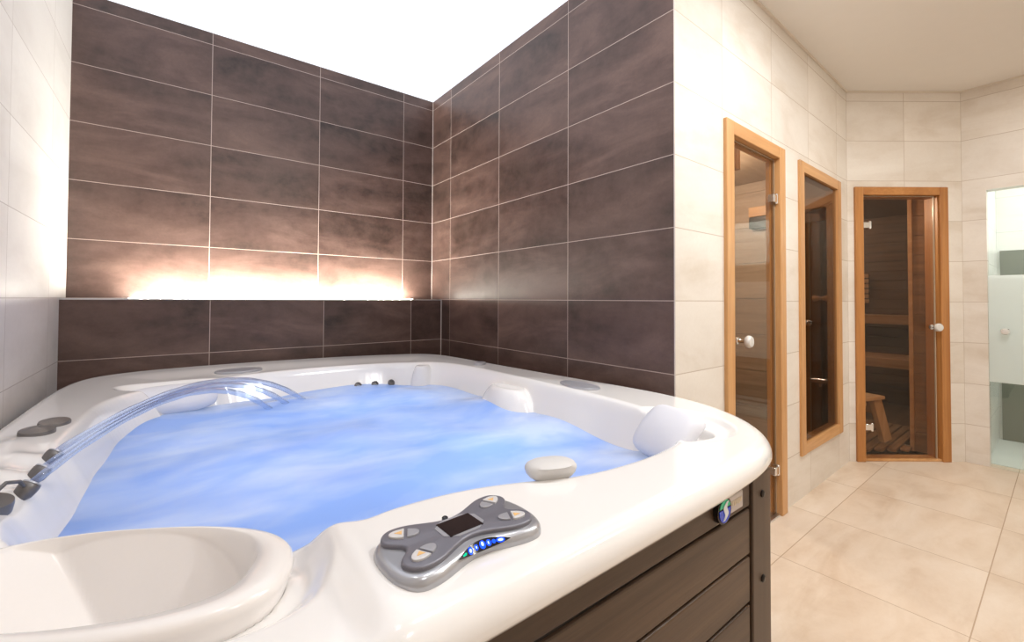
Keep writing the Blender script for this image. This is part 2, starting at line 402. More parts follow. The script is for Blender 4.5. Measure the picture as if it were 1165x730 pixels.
# floor and ceiling
mb = MB(); x0, x1, y0, y1 = -2.2, 3.2, -4.7, .1
mb.add([(x0,y0,ZF),(x1,y0,ZF),(x1,y1,ZF),(x0,y1,ZF),(x0,y0,ZF-.1),(x1,y0,ZF-.1),(x1,y1,ZF-.1),(x0,y1,ZF-.1)],
       [(0,1,2,3),(7,6,5,4),(0,4,5,1),(1,5,6,2),(2,6,7,3),(3,7,4,0)], [[(x0,y0),(x1,y0),(x1,y1),(x0,y1)]]+[[(0,0)]*4]*5)
structure(mb.build('floor', M['floor']), 'sand beige large tiled floor of the corridor', 'floor')
poly = [(-2.2,-4.7), (3.2,-4.7), (3.2,P2.y), (P2.x+.02,P2.y), (P1.x+.02,P1.y+.02), (.02,-2.07), (.02,.1), (-2.2,.1)]
mb = MB(); mb.prism(poly, ZC, ZC+.1)
structure(mb.build('ceiling', M['ceiling']), 'white painted ceiling over niche and corridor', 'ceiling')
cl = MB().box((LX+.001, -2.085, ZC-.006), (-.001, -.001, ZC-.0005)).build('ceiling_light', M['lightceil'])
tag(cl, 'bright white backlit ceiling panel filling the niche above the hot tub', 'ceiling light')
mb = MB(); r = .008
for a, b in ((P0, P1), (P1, P2), (P2, P2+Vector((0,-1.9,0)))):
    d = (b-a).normalized(); n = Vector((d.y, -d.x, 0)); f = frame(a + n*.0005 + Vector((0,0,ZC-.012)), d, n, (0,0,1))
    mb.box((0,0,0), ((b-a).length,.010,.0118), f)
structure(mb.build('trim_2', M['coving']), 'thin pale bead between corridor wall tiles and ceiling', 'trim')

# ------------------------------------------------------------------ doors and window
def knob(parent, fr, u, z, y0, sgn=-1, r=.03):
    """knob on a glass door: stem towards the room and a satin glass disc"""
    m = fr @ Matrix.Translation((u, y0, z)) @ Matrix.Rotation(PI/2, 4, 'X')
    k = MB().lathe([(.018,0),(.018,.006),(.009,.008),(.008,.038),(.012,.044)], 20, m).build('door_knob', M['chrome'], parent, True)
    MB().lathe([(.010,.042),(r*.8,.044),(r,.052),(r,.062),(r*.8,.070),(r*.25,.072)], 24, m).build('knob_disc', M['knob_glass'], k, True)
    return k
def hinge(parent, fr, u, z, y0, w=.05):
    h = MB(); h.box((u-w*.5, y0-.016, z-.022), (u+w*.5, y0+.016, z+.022), fr)
    h.tube([fr @ Vector((u+w*.5, y0-.008, z-.03)), fr @ Vector((u+w*.5, y0-.008, z+.03))], .011, 12)
    return h.build('hinge', M['chrome'], parent, True, bevel=.004)
def framed(name, fr, u0, u1, zt, zb, jw, jh, depth, proud, label, cat, sill=True, wz='oak_z', wx='oak_x'):
    root = thing(name, fr @ Vector(((u0+u1)/2, 0, zb)), label, cat, None, 'structure')
    # jambs and head with a stepped rebate
    def part(nm, lo, hi, mat, lo2=None, hi2=None):
        b = MB(); b.box(lo, hi, fr)
        if lo2: b.box(lo2, hi2, fr)
        ob = b.build(nm, mat, root, bevel=.004)
    st = .002 if sill else .010
    part('frame_jamb', (u0,-proud,zb), (u0+jw,depth,zt), M[wz], (u0+jw-.001,.03,zb), (u0+jw+st,depth,zt-jh))
    part('frame_jamb', (u1-jw,-proud,zb), (u1,depth,zt), M[wz], (u1-jw-st,.03,zb), (u1-jw+.001,depth,zt-jh))
    part('frame_head', (u0+jw,-proud+.001,zt-jh), (u1-jw,depth,zt), M[wx], (u0+jw,.03,zt-jh-st), (u1-jw,depth,zt-jh+.001))
    if sill: part('frame_sill', (u0+jw,-proud+.001,zb), (u1-jw,depth,zb+jh), M[wx])
    return root
# narrow glass door
d1 = framed('door_1', FW, D1[0], D1[1], D1[2], ZF, .075, .065, .056, .018, 'narrow glass door in a light oak frame beside the dark niche corner', 'door', False)
gl = MB().box((D1[0]+.08, .012, ZF+.012), (D1[1]-.085, .020, D1[2]-.075), FW).build('glass_pane', M['glass_clear'], d1)
ge = MB(); ge.box((D1[1]-.0845, .011, ZF+.012), (D1[1]-.079, .021, D1[2]-.0745), FW); ge.box((D1[0]+.08, .011, D1[2]-.0745), (D1[1]-.079, .021, D1[2]-.070), FW)
ge.build('glass_edge', M['glass_edge'], gl)
knob(d1, FW, D1[0]+.155, -.195, .012)
hinge(d1, FW, D1[1]-.105, .57, .012); hinge(d1, FW, D1[1]-.105, -.93, .012)
MB().box((D1[0]+.075, -.005, ZF+.0005), (D1[1]-.075, .055, ZF+.01), FW).build('threshold', M['brushed'], d1)
# bronze window
w1 = framed('window_1', FW, W1[0], W1[1], W1[2], W1[3], .07, .065, .056, .014, 'tall bronze glass window in a light oak frame between the two wooden doors', 'window', True)
MB().box((W1[0]+.068, .002, W1[3]+.06), (W1[1]-.068, .010, W1[2]-.06), FW).build('glass_pane', M['glass_bronze'], w1)
# sauna door
d2 = framed('door_2', FD, D2[0], D2[1], D2[2], ZF, .062, .06, .1, .016, 'sauna door of tinted glass in an oak frame coloured darker for its dimmer light on the diagonal wall', 'door', False, 'oak_shaded_z', 'oak_shaded_x')
gl = MB().box((D2[0]+.064, .012, ZF+.02), (D2[1]-.085, .020, D2[2]-.068), FD).build('glass_pane', M['glass_sauna'], d2)
ge = MB(); ge.box((D2[1]-.0865, .011, ZF+.02), (D2[1]-.080, .021, D2[2]-.0675), FD); ge.box((D2[0]+.064, .011, D2[2]-.0675), (D2[1]-.08, .021, D2[2]-.063), FD)
ge.build('glass_edge', M['glass_edge'], gl)
knob(d2, FD, D2[1]-.115, -.188, .012)
hinge(d2, FD, D2[0]+.09, .57, .012, .06); hinge(d2, FD, D2[0]+.09, -.93, .012, .06)
MB().box((D2[0]+.06, -.002, ZF+.0005), (D2[1]-.06, .1, ZF+.018), FD).build('threshold', M['oak_x'], d2, bevel=.003)
# frosted shower door
d3 = thing('door_3', FR @ Vector((G0+.3, 0, ZF)), 'frosted glass shower door at the right edge with a small knob', 'door', None, 'structure')
gl = MB().box((G0+.004, -.006, ZF+.004), (G1-.004, .004, GT-.002), FR).build('glass_pane', M['glass_frost'], d3)
knob(d3, FR, .205, -.205, -.006, r=.022)
b = MB(); b.box((.188,-.018,-.222), (.222,-.006,-.188), FR); b.build('knob_plate', M['screw'], d3, bevel=.003)

# ------------------------------------------------------------------ cabin behind the narrow door and the window
def boards(mb, fr, u0, u1, z0, z1, bh=.12, th=.02, gap=.004):
    z = z0
    while z < z1-.01:
        zz = min(z+bh-gap, z1); mb.box((u0, 0, z), (u1, th, zz), fr); z += bh
    mb.box((u0, th*.6, z0), (u1, th+.02, z1), fr)
CY0, CY1, CX0, CX1 = .065, 1.35, .12, 2.26       # in the pale wall's own frame
room = thing('cabin_lining', FW @ Vector((1.2, .7, ZF)), 'horizontal wooden board lining of the cabin behind the narrow glass door', 'cabin', None, 'structure')
mb = MB(); boards(mb, FW @ Matrix.Translation((0, CY1, 0)), CX0, CX1, ZF, 1.0, .3); mb.build('back_lining', M['cabin_x'], room, bevel=.002)
mb = MB(); boards(mb, FW @ frame((CX1,CY1,0),(0,-1,0),(1,0,0),(0,0,1)), 0, CY1-CY0, ZF, 1.0, .3); mb.build('side_lining', M['cabin_y'], room, bevel=.002)
mb = MB(); boards(mb, FW @ frame((CX0,CY0,0),(0,1,0),(-1,0,0),(0,0,1)), 0, CY1-CY0, ZF, 1.0, .3); mb.build('side_lining', M['cabin_y'], room, bevel=.002)
MB().box((CX0, CY0, 1.0), (CX1, CY1, 1.03), FW).build('ceiling_lining', M['cabin_x'], room)
MB().box((CX0, CY0, ZF-.05), (CX1, CY1, ZF+.001), FW).build('floor_lining', M['deck'], room)
be = thing('bench', FW @ Vector((1.65, 1.1, ZF)), 'slatted wooden bench inside the cabin behind the narrow glass door', 'bench')
mb = MB()
for k in range(4): mb.box((1.10, .86+k*.118, -.74), (CX1-.01, .86+k*.118+.105, -.71), FW)
mb.build('seat', M['bench'], be, bevel=.004)
MB().box((1.10, .87, -.83), (CX1-.01, .895, -.742), FW).build('front_rail', M['bench'], be, bevel=.004)
for u in (1.15, 2.15): MB().box((u, .88, ZF+.001), (u+.06, .94, -.742), FW).build('leg', M['bench'], be, bevel=.004)
# small oak pendant just inside the narrow glass door
bl = thing('pendant_lamp', FW @ Vector((.865, .17, .73)), 'small oak block lamp hanging high behind the narrow glass door', 'lamp')
b = MB(); b.box((.83, .13, .735), (.845, .21, .845), FW); b.box((.885, .13, .735), (.90, .21, .845), FW); b.box((.845, .13, .735), (.885, .145, .845), FW); b.box((.845, .195, .735), (.885, .21, .845), FW); b.box((.845,.145,.83), (.885,.195,.845), FW)
b.build('lamp_shade', M['oak_z'], bl, bevel=.003)
MB().tube([FW @ Vector((.865,.17,.845)), FW @ Vector((.865,.17,.9995))], .006, 10).build('stem', M['chrome'], bl, True)

# glass door added on the cabin side wall, standing in for the bronze window's reflection
gs = thing('added_inner_door', FW @ Vector((2.21, .3, ZF)), 'dark inner glass door with oak head and wooden knobs added behind the bronze window in place of its reflection', 'door')
MB().box((2.18, .075, .695), (CX1-.001, .62, .775), FW).build('frame_head', M['oak_y'], gs, bevel=.003)
MB().box((2.19, .075, .60), (CX1-.001, .62, .690), FW).build('transom', M['screw'], gs)
MB().box((2.18, .245, ZF+.002), (CX1-.001, .285, .599), FW).build('frame_jamb', M['screw'], gs)
MB().box((2.205, .124, ZF+.004), (2.213, .243, .598), FW).build('glass_pane', M['glass_inner'], gs)
MB().box((2.205, .075, ZF+.004), (2.213, .120, .598), FW).build('glass_pane', M['glass_inner'], gs)
for sg in (-1, 1):
    m = FW @ Matrix.Translation((2.192, .122+sg*.004, .023)) @ Matrix.Rotation(-sg*PI/2, 4, 'X')
    MB().lathe([(.014,0),(.014,.012),(.022,.020),(.023,.038),(.016,.048),(.005,.050)], 20, m).build('wooden_knob', M['oak_z'], gs, True)
m = FW @ Matrix.Translation((2.205, .195, -.163)) @ Matrix.Rotation(-PI/2, 4, 'Y')
k_ = MB().lathe([(.018,0),(.018,.006),(.009,.008),(.008,.030),(.022,.036),(.024,.048),(.014,.056)], 20, m).build('door_knob', M['chrome'], gs, True)
mx = thing('added_mixer_tap', FW @ Vector((2.2, .124, -.585)), 'chrome mixer tap added low on the inner glass door, in place of a reflection in the bronze window', 'tap')  # tap added in place of one mirrored in the bronze glass
def mixer(fr):
    body = MB(); body.tube([fr @ Vector((-.075,-.05,0)), fr @ Vector((.075,-.05,0))], .023, 16)
    for s in (-.06, .06): body.tube([fr @ Vector((s,-.05,0)), fr @ Vector((s,0,0))], .014, 12)
    body.tube([fr @ Vector((0,-.05,-.02)), fr @ Vector((0,-.06,-.06)), fr @ Vector((0,-.06,-.09))], .011, 12)
    body.build('tap_body', M['chrome'], mx, True)
    for s in (-1, 1): MB().lathe([(.026,0),(.03,.008),(.03,.034),(.02,.042)], 18, fr @ Matrix.Translation((s*.075,-.05,0)) @ Matrix.Rotation(s*PI/2, 4, 'Y')).build('handle', M['chrome'], mx, True)
mixer(FW @ frame((2.203, .124, -.585), (0,-1,0), (1,0,0), (0,0,1)) @ Matrix.Scale(.5, 4))

# ------------------------------------------------------------------ sauna behind the diagonal wall (aligned with the room)
SX1, SY0, SY1, SZ = 5.0, -2.52, -.95, .99
sl = thing('sauna_lining', (4.0, -1.8, ZF), 'dark board lined sauna room behind the glass door on the diagonal wall', 'sauna', None, 'structure')
mb = MB(); boards(mb, frame((SX1,SY0,0),(0,1,0),(1,0,0),(0,0,1)), 0, SY1-SY0, ZF, SZ, .11); mb.build('back_lining', M['smoked_y'], sl, bevel=.002)
mb = MB(); boards(mb, frame((2.46,SY1,0),(1,0,0),(0,1,0),(0,0,1)), 0, SX1-2.46, ZF, SZ, .11); mb.build('side_lining', M['smoked_x'], sl, bevel=.002)
mb = MB(); boards(mb, frame((SX1,SY0,0),(-1,0,0),(0,-1,0),(0,0,1)), 0, SX1-3.30, ZF, SZ, .11); mb.build('side_lining', M['smoked_x'], sl, bevel=.002)
mb = MB(); boards(mb, frame((2.46,SY1,0),(0,-1,0),(-1,0,0),(0,0,1)), 0, 1.0, ZF, SZ, .11); mb.build('side_lining', M['smoked_y'], sl, bevel=.002)
mb = MB(); mb.prism([(2.44,SY1),(2.44,-1.96),(3.12,-2.47),(3.14,SY0-.02),(SX1,SY0-.02),(SX1,SY1)][::-1], SZ, SZ+.03)
mb.build('ceiling_lining', M['smoked_x'], sl)
mb = MB(); mb.prism([(2.44,SY1),(2.44,-1.96),(3.12,-2.47),(3.14,SY0-.02),(SX1,SY0-.02),(SX1,SY1)][::-1], ZF-.06, ZF)
mb.build('floor_lining', M['smoked_x'], sl)
# planked pier right of the door
mb = MB(); boards(mb, frame((3.045,-2.30,0),(0,-1,0),(1,0,0),(0,0,1)), .012, .17, ZF, SZ, .155, .02); mb.box((3.066,-2.50,ZF),(3.28,-2.305,SZ))
mb.build('pier_lining', M['spruce_y'], sl, bevel=.002)
MB().box((3.030,-2.312,ZF),(3.075,-2.285,SZ)).build('corner_batten', M['bench'], sl, bevel=.003)
# benches
def sauna_bench(name_label, x, z, dep):
    t = thing('sauna_bench', (x+dep/2, -1.7, z), name_label, 'bench')
    n = int(dep/.1); m = MB()
    for k in range(n): m.box((x+.022+k*.1, SY0+.03, z-.028), (x+.022+k*.1+.088, SY1-.03, z))
    m.build('seat', M['bench'], t, bevel=.004)
    MB().box((x, SY0+.03, z-.095), (x+.02, SY1-.03, z-.003)).build('front_rail', M['bench'], t, bevel=.004)
    for y in (SY0+.2, -1.2): MB().box((x+.03, y, ZF+.001), (x+.09, y+.05, z-.03)).build('leg', M['bench'], t, bevel=.004)
    return t
sauna_bench('lower wooden sauna bench seen through the glass door on the diagonal wall', 3.98, -.56, .5)
sauna_bench('upper wooden sauna bench below the slatted backrest in the dark sauna', 4.50, -.15, .48)
br = thing('backrest', (4.96, -1.35, .1), 'slatted wooden backrest on the sauna back wall above the upper bench', 'backrest')
mb = MB()
for k in range(6): mb.box((4.92, -1.62, -.02+k*.06), (4.94, -1.10, .025+k*.06))
mb.build('slats', M['bench'], br, bevel=.003)
for y in (-1.56, -1.18): MB().box((4.94, y, -.03), (4.985, y+.04, .34)).build('batten', M['bench'], br)
# duckboard
db = thing('duckboard', (2.9, -2.05, ZF), 'wooden duckboard on the sauna floor just inside the glass door', 'duckboard')
def inside(y):   # start of the board behind the diagonal wall
    return P1.x + (P1.y - y)*(rr.x/-rr.y) + .14/ff.x
ys = np.arange(-2.36, -1.60, .062)
mb = MB()
for y in ys:
    a = max(2.49, inside(y)); hi = 3.02 if y < -2.27 else 3.75
    if hi-a > .06: mb.box((a+.01, y, ZF+.016), (hi, y+.05, ZF+.038))
mb.build('boards', M['deck'], db, bevel=.003)
for x in (2.95, 3.5): MB().box((x, -2.2, ZF), (x+.03, -1.62, ZF+.0155)).build('bearer', M['deck'], db)
# step stool
so = frame(P1 + rr*.335 + ff*.345 + Vector((0,0,ZF+.0385)), ((rr*.94+ff*.34).normalized()), (-(rr*.34)+ff*.94).normalized(), (0,0,1)) @ Matrix.Diagonal((1.3,1.0,1.08,1))
st = thing('step_stool', so @ Vector((0,0,0)), 'light wooden step stool with splayed sides standing on the sauna duckboard', 'stool')
def slab(a, b, wy0, wy1, th):
    """plank whose centre line runs a->b in xz"""
    a = Vector((a[0],0,a[1])); b = Vector((b[0],0,b[1])); d = (b-a).normalized(); n = Vector((-d.z,0,d.x))*th/2
    vs = [so @ Vector((q.x, y, q.z)) for y in (wy0, wy1) for q in (a-n, b-n, b+n, a+n)]
    return MB().add(vs, [(3,2,1,0),(4,5,6,7),(0,1,5,4),(1,2,6,5),(2,3,7,6),(3,0,4,7)])
for y in (-.13, .09):
    slab((.13,.02), (.03,.335), y, y+.04, .075).build('side_panel', M['stool'], st, bevel=.004)
    slab((-.24,.02), (-.10,.335), y, y+.04, .075).build('side_panel', M['stool'], st, bevel=.004)
MB().box((-.16,-.15,.336),(.075,.15,.362), so).build('top_board', M['stool'], st, bevel=.005)
MB().box((.035,-.088,.225),(.06,.088,.335), so).build('apron', M['stool'], st, bevel=.004)
MB().box((-.13,-.088,.235),(-.105,.088,.335), so).build('apron', M['stool'], st, bevel=.004)

# ------------------------------------------------------------------ shower room behind the frosted door
sh = thing('shower_lining', FR @ Vector((.8, .6, ZF)), 'white tiled shower room behind the frosted glass door', 'shower', None, 'structure')
def face(fr, u0, u1, z0, z1, name, mat, th=.03):
    m = MB(); wall_piece(m, fr, u0, u1, z0, z1, th); return m.build(name, mat, sh)
a = P2.x; b_ = P2.y
face(frame((a+1.0, b_-.10, 0), (0,-1,0), (1,0,0), (0,0,1)), 0, 1.4, ZF, 1.2, 'back_tiles', M['shower_tile'])
face(frame((a+.1, b_-.10, 0), (1,0,0), (0,1,0), (0,0,1)), 0, .9, ZF, 1.2, 'side_tiles', M['shower_tile'])
face(frame((a+1.0, b_-1.4, 0), (-1,0,0), (0,-1,0), (0,0,1)), 0, .9, ZF, 1.2, 'side_tiles', M['shower_tile'])
MB().box((a+.1, b_-1.4, 1.2), (a+1.0, b_-.1, 1.23)).build('ceiling_panel', M['ceiling'], sh)
MB().box((a+.1, b_-1.4, ZF-.05), (a+1.0, b_-.1, ZF+.004)).build('tray', M['shower_tile'], sh)
MB().box((a+.75, b_-.9, ZF+.0045), (a+.79, b_-.25, ZF+.009)).build('drain', M['screw'], sh)
MB().box((a+.985, b_-1.39, ZF+.006), (a+.998, b_-.12, .44)).build('grey_tiles', M['grey_tile'], sh)

# ------------------------------------------------------------------ hot tub
tub = thing('hot_tub', (-1.03, -1.4, ZF), 'white acrylic hot tub with brown planked cabinet and bubbling blue lit water', 'hot tub')
ZR, ZW = -.362, -.487
O = [(-2.012,-1.2),(-2.005,-.75),(-1.985,-.45),(-1.91,-.285),(-1.72,-.195),(-1.40,-.175),(-.85,-.215),(-.5,-.305),(-.29,-.385),(-.19,-.51),
     (-.16,-.75),(-.14,-1.1),(-.10,-1.6),(-.055,-2.0),(-.07,-2.23),(-.15,-2.42),(-.28,-2.555),(-.42,-2.61),(-.62,-2.628),(-1.0,-2.632),(-1.5,-2.635),(-1.82,-2.61),(-1.96,-2.5),(-2.01,-2.25),(-2.015,-1.7)]
II = [(-1.815,-1.25),(-1.80,-1.02),(-1.72,-.80),(-1.52,-.66),(-1.2,-.575),(-.9,-.58),(-.62,-.635),(-.46,-.72),(-.375,-.86),(-.335,-1.1),(-.33,-1.4),(-.325,-1.75),(-.335,-2.08),
      (-.39,-2.31),(-.53,-2.43),(-.72,-2.455),(-.93,-2.435),(-1.05,-2.375),(-1.17,-2.335),(-1.30,-2.325),(-1.365,-2.338),(-1.415,-2.315),(-1.45,-2.275),(-1.50,-2.265),(-1.57,-2.24),(-1.67,-2.185),(-1.775,-2.135),(-1.83,-2.02),(-1.835,-1.88),(-1.835,-1.6)]
Oc = chaikin(O, 3); Ic = chaikin(II, 3)
def pdist(P, L):
    out = np.full(len(P), 9.)
    for i in range(len(L)):
        a, b = L[i], L[(i+1) % len(L)]; ab = b-a; t = np.clip(((P-a)@ab)/(ab@ab+1e-12), 0, 1)
        out = np.minimum(out, np.hypot(*(P - a - t[:, None]*ab).T))
    return out
def inpoly(P, L):
    r = np.zeros(len(P), bool); x, y = P.T
    for i in range(len(L)):
        (x0, y0), (x1, y1) = L[i], L[(i+1) % len(L)]
        c = ((y0 > y) != (y1 > y)); xx = (x1-x0)*(y-y0)/((y1-y0) if y1 != y0 else 1e-9) + x0
        r ^= c & (x < xx)
    return r
dd = np.linspace(-.06, .6, 1200)
slope = 2.3*sstep(-.028, .016, dd)*(1-sstep(.15, .26, dd)); DROP = np.concatenate([[0], np.cumsum((slope[1:]+slope[:-1])/2*np.diff(dd))])
LA = np.array((.866, -.5)); LB = np.array((.5, .866)); LC = np.array((-1.700, -2.285))     # filter lid axes and centre
def lid_r(P, a, b):
    q = P-LC; s_, t_ = q@LA, q@LB; t_ = np.where(t_ > 0, t_/(b+.012), t_/(b-.013)); return (np.abs(s_/a)**2.5+np.abs(t_)**2.5)**.4
def shell_z(P):
    e = pdist(P, Oc); d = pdist(P, Ic); d = np.where(inpoly(P, Ic), d, -d); x, y = P.T
    z = np.full(len(P), ZR)
    # rim crowns very slightly, sinks a little towards the basin at the back
    z -= .012*sstep(.12, .35, e)*sstep(-1.3, -.7, y)
    # shallow dished corner behind the pillow
    q = np.hypot((x+.43), (y+2.33)); z -= .016*(1-sstep(.155, .185, q))*(1-sstep(-.03, 0, d))
    # moulded steps on the left deck
    z -= .014*sstep(-1.90, -1.86, x*-1*-1)*sstep(-2.0, -1.9, y)*(1-sstep(-1.62, -1.5, y))*(x < -1.6)
    z += .012*np.exp(-(((x+1.93)/.035)**2))*sstep(-2.0, -1.85, y)*(1-sstep(-1.5, -1.35, y))
    # channel round the filter lid and lower left corner, ridge of the control platform
    rl = lid_r(P, .252, .125)
    z -= .30*(1-sstep(.80, .96, rl)) + .026*(1-sstep(1.04, 1.24, rl))
    z -= .017*(1-sstep(-1.46, -1.395, x))*(1-sstep(-2.2, -2.0, y))*(x < -1.2)
    z += .006*np.exp(-((x+1.40)/.03)**2)*(1-sstep(-2.28, -2.2, y))*sstep(.03, .07, e)
    z -= .018*np.exp(-((x+1.45)/.045)**2-((y+2.30)/.06)**2)
    # seat bolster on the right wall and corner column at the back right
    drop = np.interp(d, dd, DROP)
    bol = np.hypot((x+.37)/.16, (y+1.47)/.30)
    db_ = np.minimum(drop, .040 + .35*sstep(.30, 1.25, bol))
    drop = np.where(bol < 1.25, db_, drop)
    col = np.hypot((x+.455)/.10, (y+.76)/.10)
    drop = np.where(col < 1.3, np.minimum(drop, .012+.38*sstep(.35, 1.3, col)), drop)
    # headrest hollow at the back left
    hol = np.hypot((x+1.60)/.20, (y+.70)/.11); drop += .035*(1-sstep(.75, 1.05, hol))*(1-sstep(.05, .1, d))
    z = z - np.minimum(drop, .40)
    # recess that takes the corner pillow, mounds under the nozzles
    px_ = (x+.440)*.301+(y+2.322)*.954; py_ = -(x+.440)*.954+(y+2.322)*.301
    pr = (np.abs(px_/.125)**4+np.abs(py_/.095)**4)**.25
    z -= .030*(1-sstep(.88, 1.06, pr))*(1-sstep(.10, .16, np.where(d > 0, d, 0)))
    for yn in (-1.605, -1.725, -1.825): z += .012*np.exp(-((x+1.868)/.030)**2-((y-yn)/.034)**2)
    # outer roll
    R = .042; k = np.clip(1-e/R, 0, 1); z -= np.where(e < R, R*(1-np.sqrt(np.maximum(0, 1-k*k))), 0)
    return z
NA = 900; cen = np.array((-1.05, -1.45))
per = np.vstack([Oc, Oc[:1]]); seg = np.hypot(*np.diff(per, axis=0).T); cum = np.concatenate([[0], np.cumsum(seg)]); tt = np.linspace(0, cum[-1], NA, endpoint=False)
out = np.stack([np.interp(tt, cum, per[:, 0]), np.interp(tt, cum, per[:, 1])], 1)
rho = np.concatenate([np.linspace(.02, .58, 18), np.linspace(.60, .965, 120), 1-np.geomspace(.033, .0004, 24), [1.]])
P = np.concatenate([cen + r_*(out-cen) for r_ in rho]); Z = shell_z(P)
loops = [np.column_stack([P[i*NA:(i+1)*NA], Z[i*NA:(i+1)*NA]]) for i in range(len(rho))]
cw = -1 if np.sum(out[:, 0]*np.roll(out[:, 1], -1) - np.roll(out[:, 0], -1)*out[:, 1]) < 0 else 1
T = np.roll(out, -1, 0)-np.roll(out, 1, 0); T /= np.linalg.norm(T, axis=1)[:, None]; NN = np.stack([T[:, 1], -T[:, 0]], 1)*cw   # outward
for off, z in ((0, -.388-.02), (-.003, -.4135), (-.012, -.415), (-.030, -.412), (-.034, -.40)):
    q = out + NN*off; loops.append(np.column_stack([q, np.full(NA, z if z < -.404 else -.4045)]))
mb = MB()
if cw > 0: loops = [L for L in loops]
else: loops = [L[::-1] for L in loops]
mb.rings([list(map(tuple, L)) for L in loops], True, False)
shell = mb.build('shell', M['shell'], tub, True, angle=180)

# cabinet : solid body, planked front, corner post
ci = out + NN*-.040
body = MB(); L0 = [(x, y, ZF+.02) for x, y in ci[::6]]; L1 = [(x, y, -.4175) for x, y in ci[::6]]
if cw < 0: L0, L1 = L0[::-1], L1[::-1]
body.rings([L0, L1], False, False); body.build('cabinet_body', M['gap'], tub)
FY = -2.598; PXR, PXL = -.410, -.512
mb = MB(); ztop = -.418; zz = [-.418, -.489, -.6015, -.714, -.8265, -.939, -1.0515, -1.155]
for k in range(len(zz)-1):
    z1_, z0_ = zz[k]-(.003 if k else 0), zz[k+1]+.004
    mb.box((-1.93, FY, z0_), (PXL-.006, FY+.022, z1_))
mb.build('front_planks', M['plank'], tub, bevel=.004)
MB().box((-1.93, FY+.014, ZF+.02), (PXR-.02, FY+.03, -.4175)).build('front_backing', M['gap'], tub)
po = MB(); po.box((PXL, FY-.004, ZF+.005), (PXR, FY+.03, -.4175)); post = po.build('corner_post', M['post'], tub, bevel=.004)
po = MB(); po.prism([(PXR+.001,FY+.004),(PXR+.085,FY+.060),(PXR+.070,FY+.082),(PXR-.01,FY+.03)][::1], ZF+.005, -.4175); po.build('corner_post', M['post'], tub)
for z in (-.47, -.675, -.88):
    MB().lathe([(.009,0),(.009,.003),(.006,.005)], 16, frame(((PXL+PXR)/2, FY-.004, z), (1,0,0), (0,0,1), (0,-1,0))).build('screw', M['screw'], post, True)
# badge near the corner post
bd = MB(); bd.box((-.650, FY-.007, -.470), (-.568, FY-.0005, -.431)); badge = bd.build('badge', M['badge'], tub, bevel=.003)
def oval(cx, cz, rx, rz, y, n=28, t=.003): return [(cx+rx*math.cos(2*PI*i/n), cz+rz*math.sin(2*PI*i/n)) for i in range(n)], y, t
def plate(pts, y0, y1, name, mat, parent):
    m = MB(); m.prism(pts, 0, y0-y1, frame((0,y0,0),(1,0,0),(0,0,1),(0,-1,0))); return m.build(name, mat, parent)
cx, cz = -.664, -.4505
plate(oval(cx,cz,.030,.029,0)[0], FY-.0005, FY-.011, 'badge_rim', M['screw'], badge)
pts = oval(cx,cz,.0245,.0245,0,40)[0]
plate([p for p in pts if p[1] <= cz+.006], FY-.011, FY-.0125, 'logo_field', M['logo_blue'], badge)
plate([p for p in pts if p[1] >= cz+.004], FY-.011, FY-.0125, 'logo_field', M['logo_green'], badge)
sw = []
for k in range(13):
    a = k/12; sw.append((cx-.008+.018*a+.007*math.sin(a*2*PI), cz-.019+.039*a))
rib = MB(); y = FY-.0128
vs = [(x-.005*(.6+math.sin(PI*i/12)), y, z) for i, (x, z) in enumerate(sw)] + [(x+.005*(.6+math.sin(PI*i/12)), y, z) for i, (x, z) in enumerate(sw)]
n = len(sw); vs += [(a_, y-.0012, c_) for a_, b2, c_ in vs]
fs = []
for i in range(n-1): fs += [(2*n+i, 2*n+i+1, 3*n+i+1, 3*n+i)[::-1], (i,i+1,2*n+i+1,2*n+i), (n+i,3*n+i,3*n+i+1,n+i+1)]
rib.add(vs, fs); rib.build('logo_swirl', M['logo_white'], badge)
mk = MB()
for i, x in enumerate(np.linspace(-.628, -.580, 6)): mk.box((x-.0035, FY-.0079, -.456+(i%2)*.002), (x+.0035, FY-.0069, -.443))
mk.build('badge_lettering', M['badge_mark'], badge, bevel=.001)

# flat oval caps on the rim
def cap(x, y, z, rx, ry, ang, tx, ty, h, mat, name='rim_cap'):
    m = Matrix.Translation((x,y,z)) @ Matrix.Rotation(ang,4,'Z') @ Matrix.Rotation(tx,4,'X') @ Matrix.Rotation(ty,4,'Y') @ Matrix.Diagonal((rx,ry,1,1))
    return MB().lathe([(1.0,-.006),(1.0,h*.6),(.96,h),(.4,h*1.15),(.01,h*1.18)], 40, m).build(name, mat, tub, True)
def zat(x, y): return float(shell_z(np.array([[x, y]]))[0])
cap(-1.345,-.47,zat(-1.345,-.47), .105,.070, 0, .0, 0, .008, M['cap_grey'])
cap(-.247,-1.80,zat(-.247,-1.80), .105,.055, PI/2-.05, 0, 0, .008, M['cap_grey'])
cap(-.255,-1.06,zat(-.255,-1.06)+.004, .035,.03, 0, 0, 0, .010, M['cap_grey'])
cap(-1.880,-1.29,zat(-1.88,-1.285)+.002, .034,.040, 0, .06, .05, .009, M['cap_dark'])
cap(-1.898,-1.385,zat(-1.898,-1.385)+.002, .036,.040, 0, .06, .05, .010, M['cap_dark'])
cap(-1.868,-1.905,zat(-1.868,-1.905)+.004, .032,.036, 0, .1, .2, .014, M['cap_dark'])

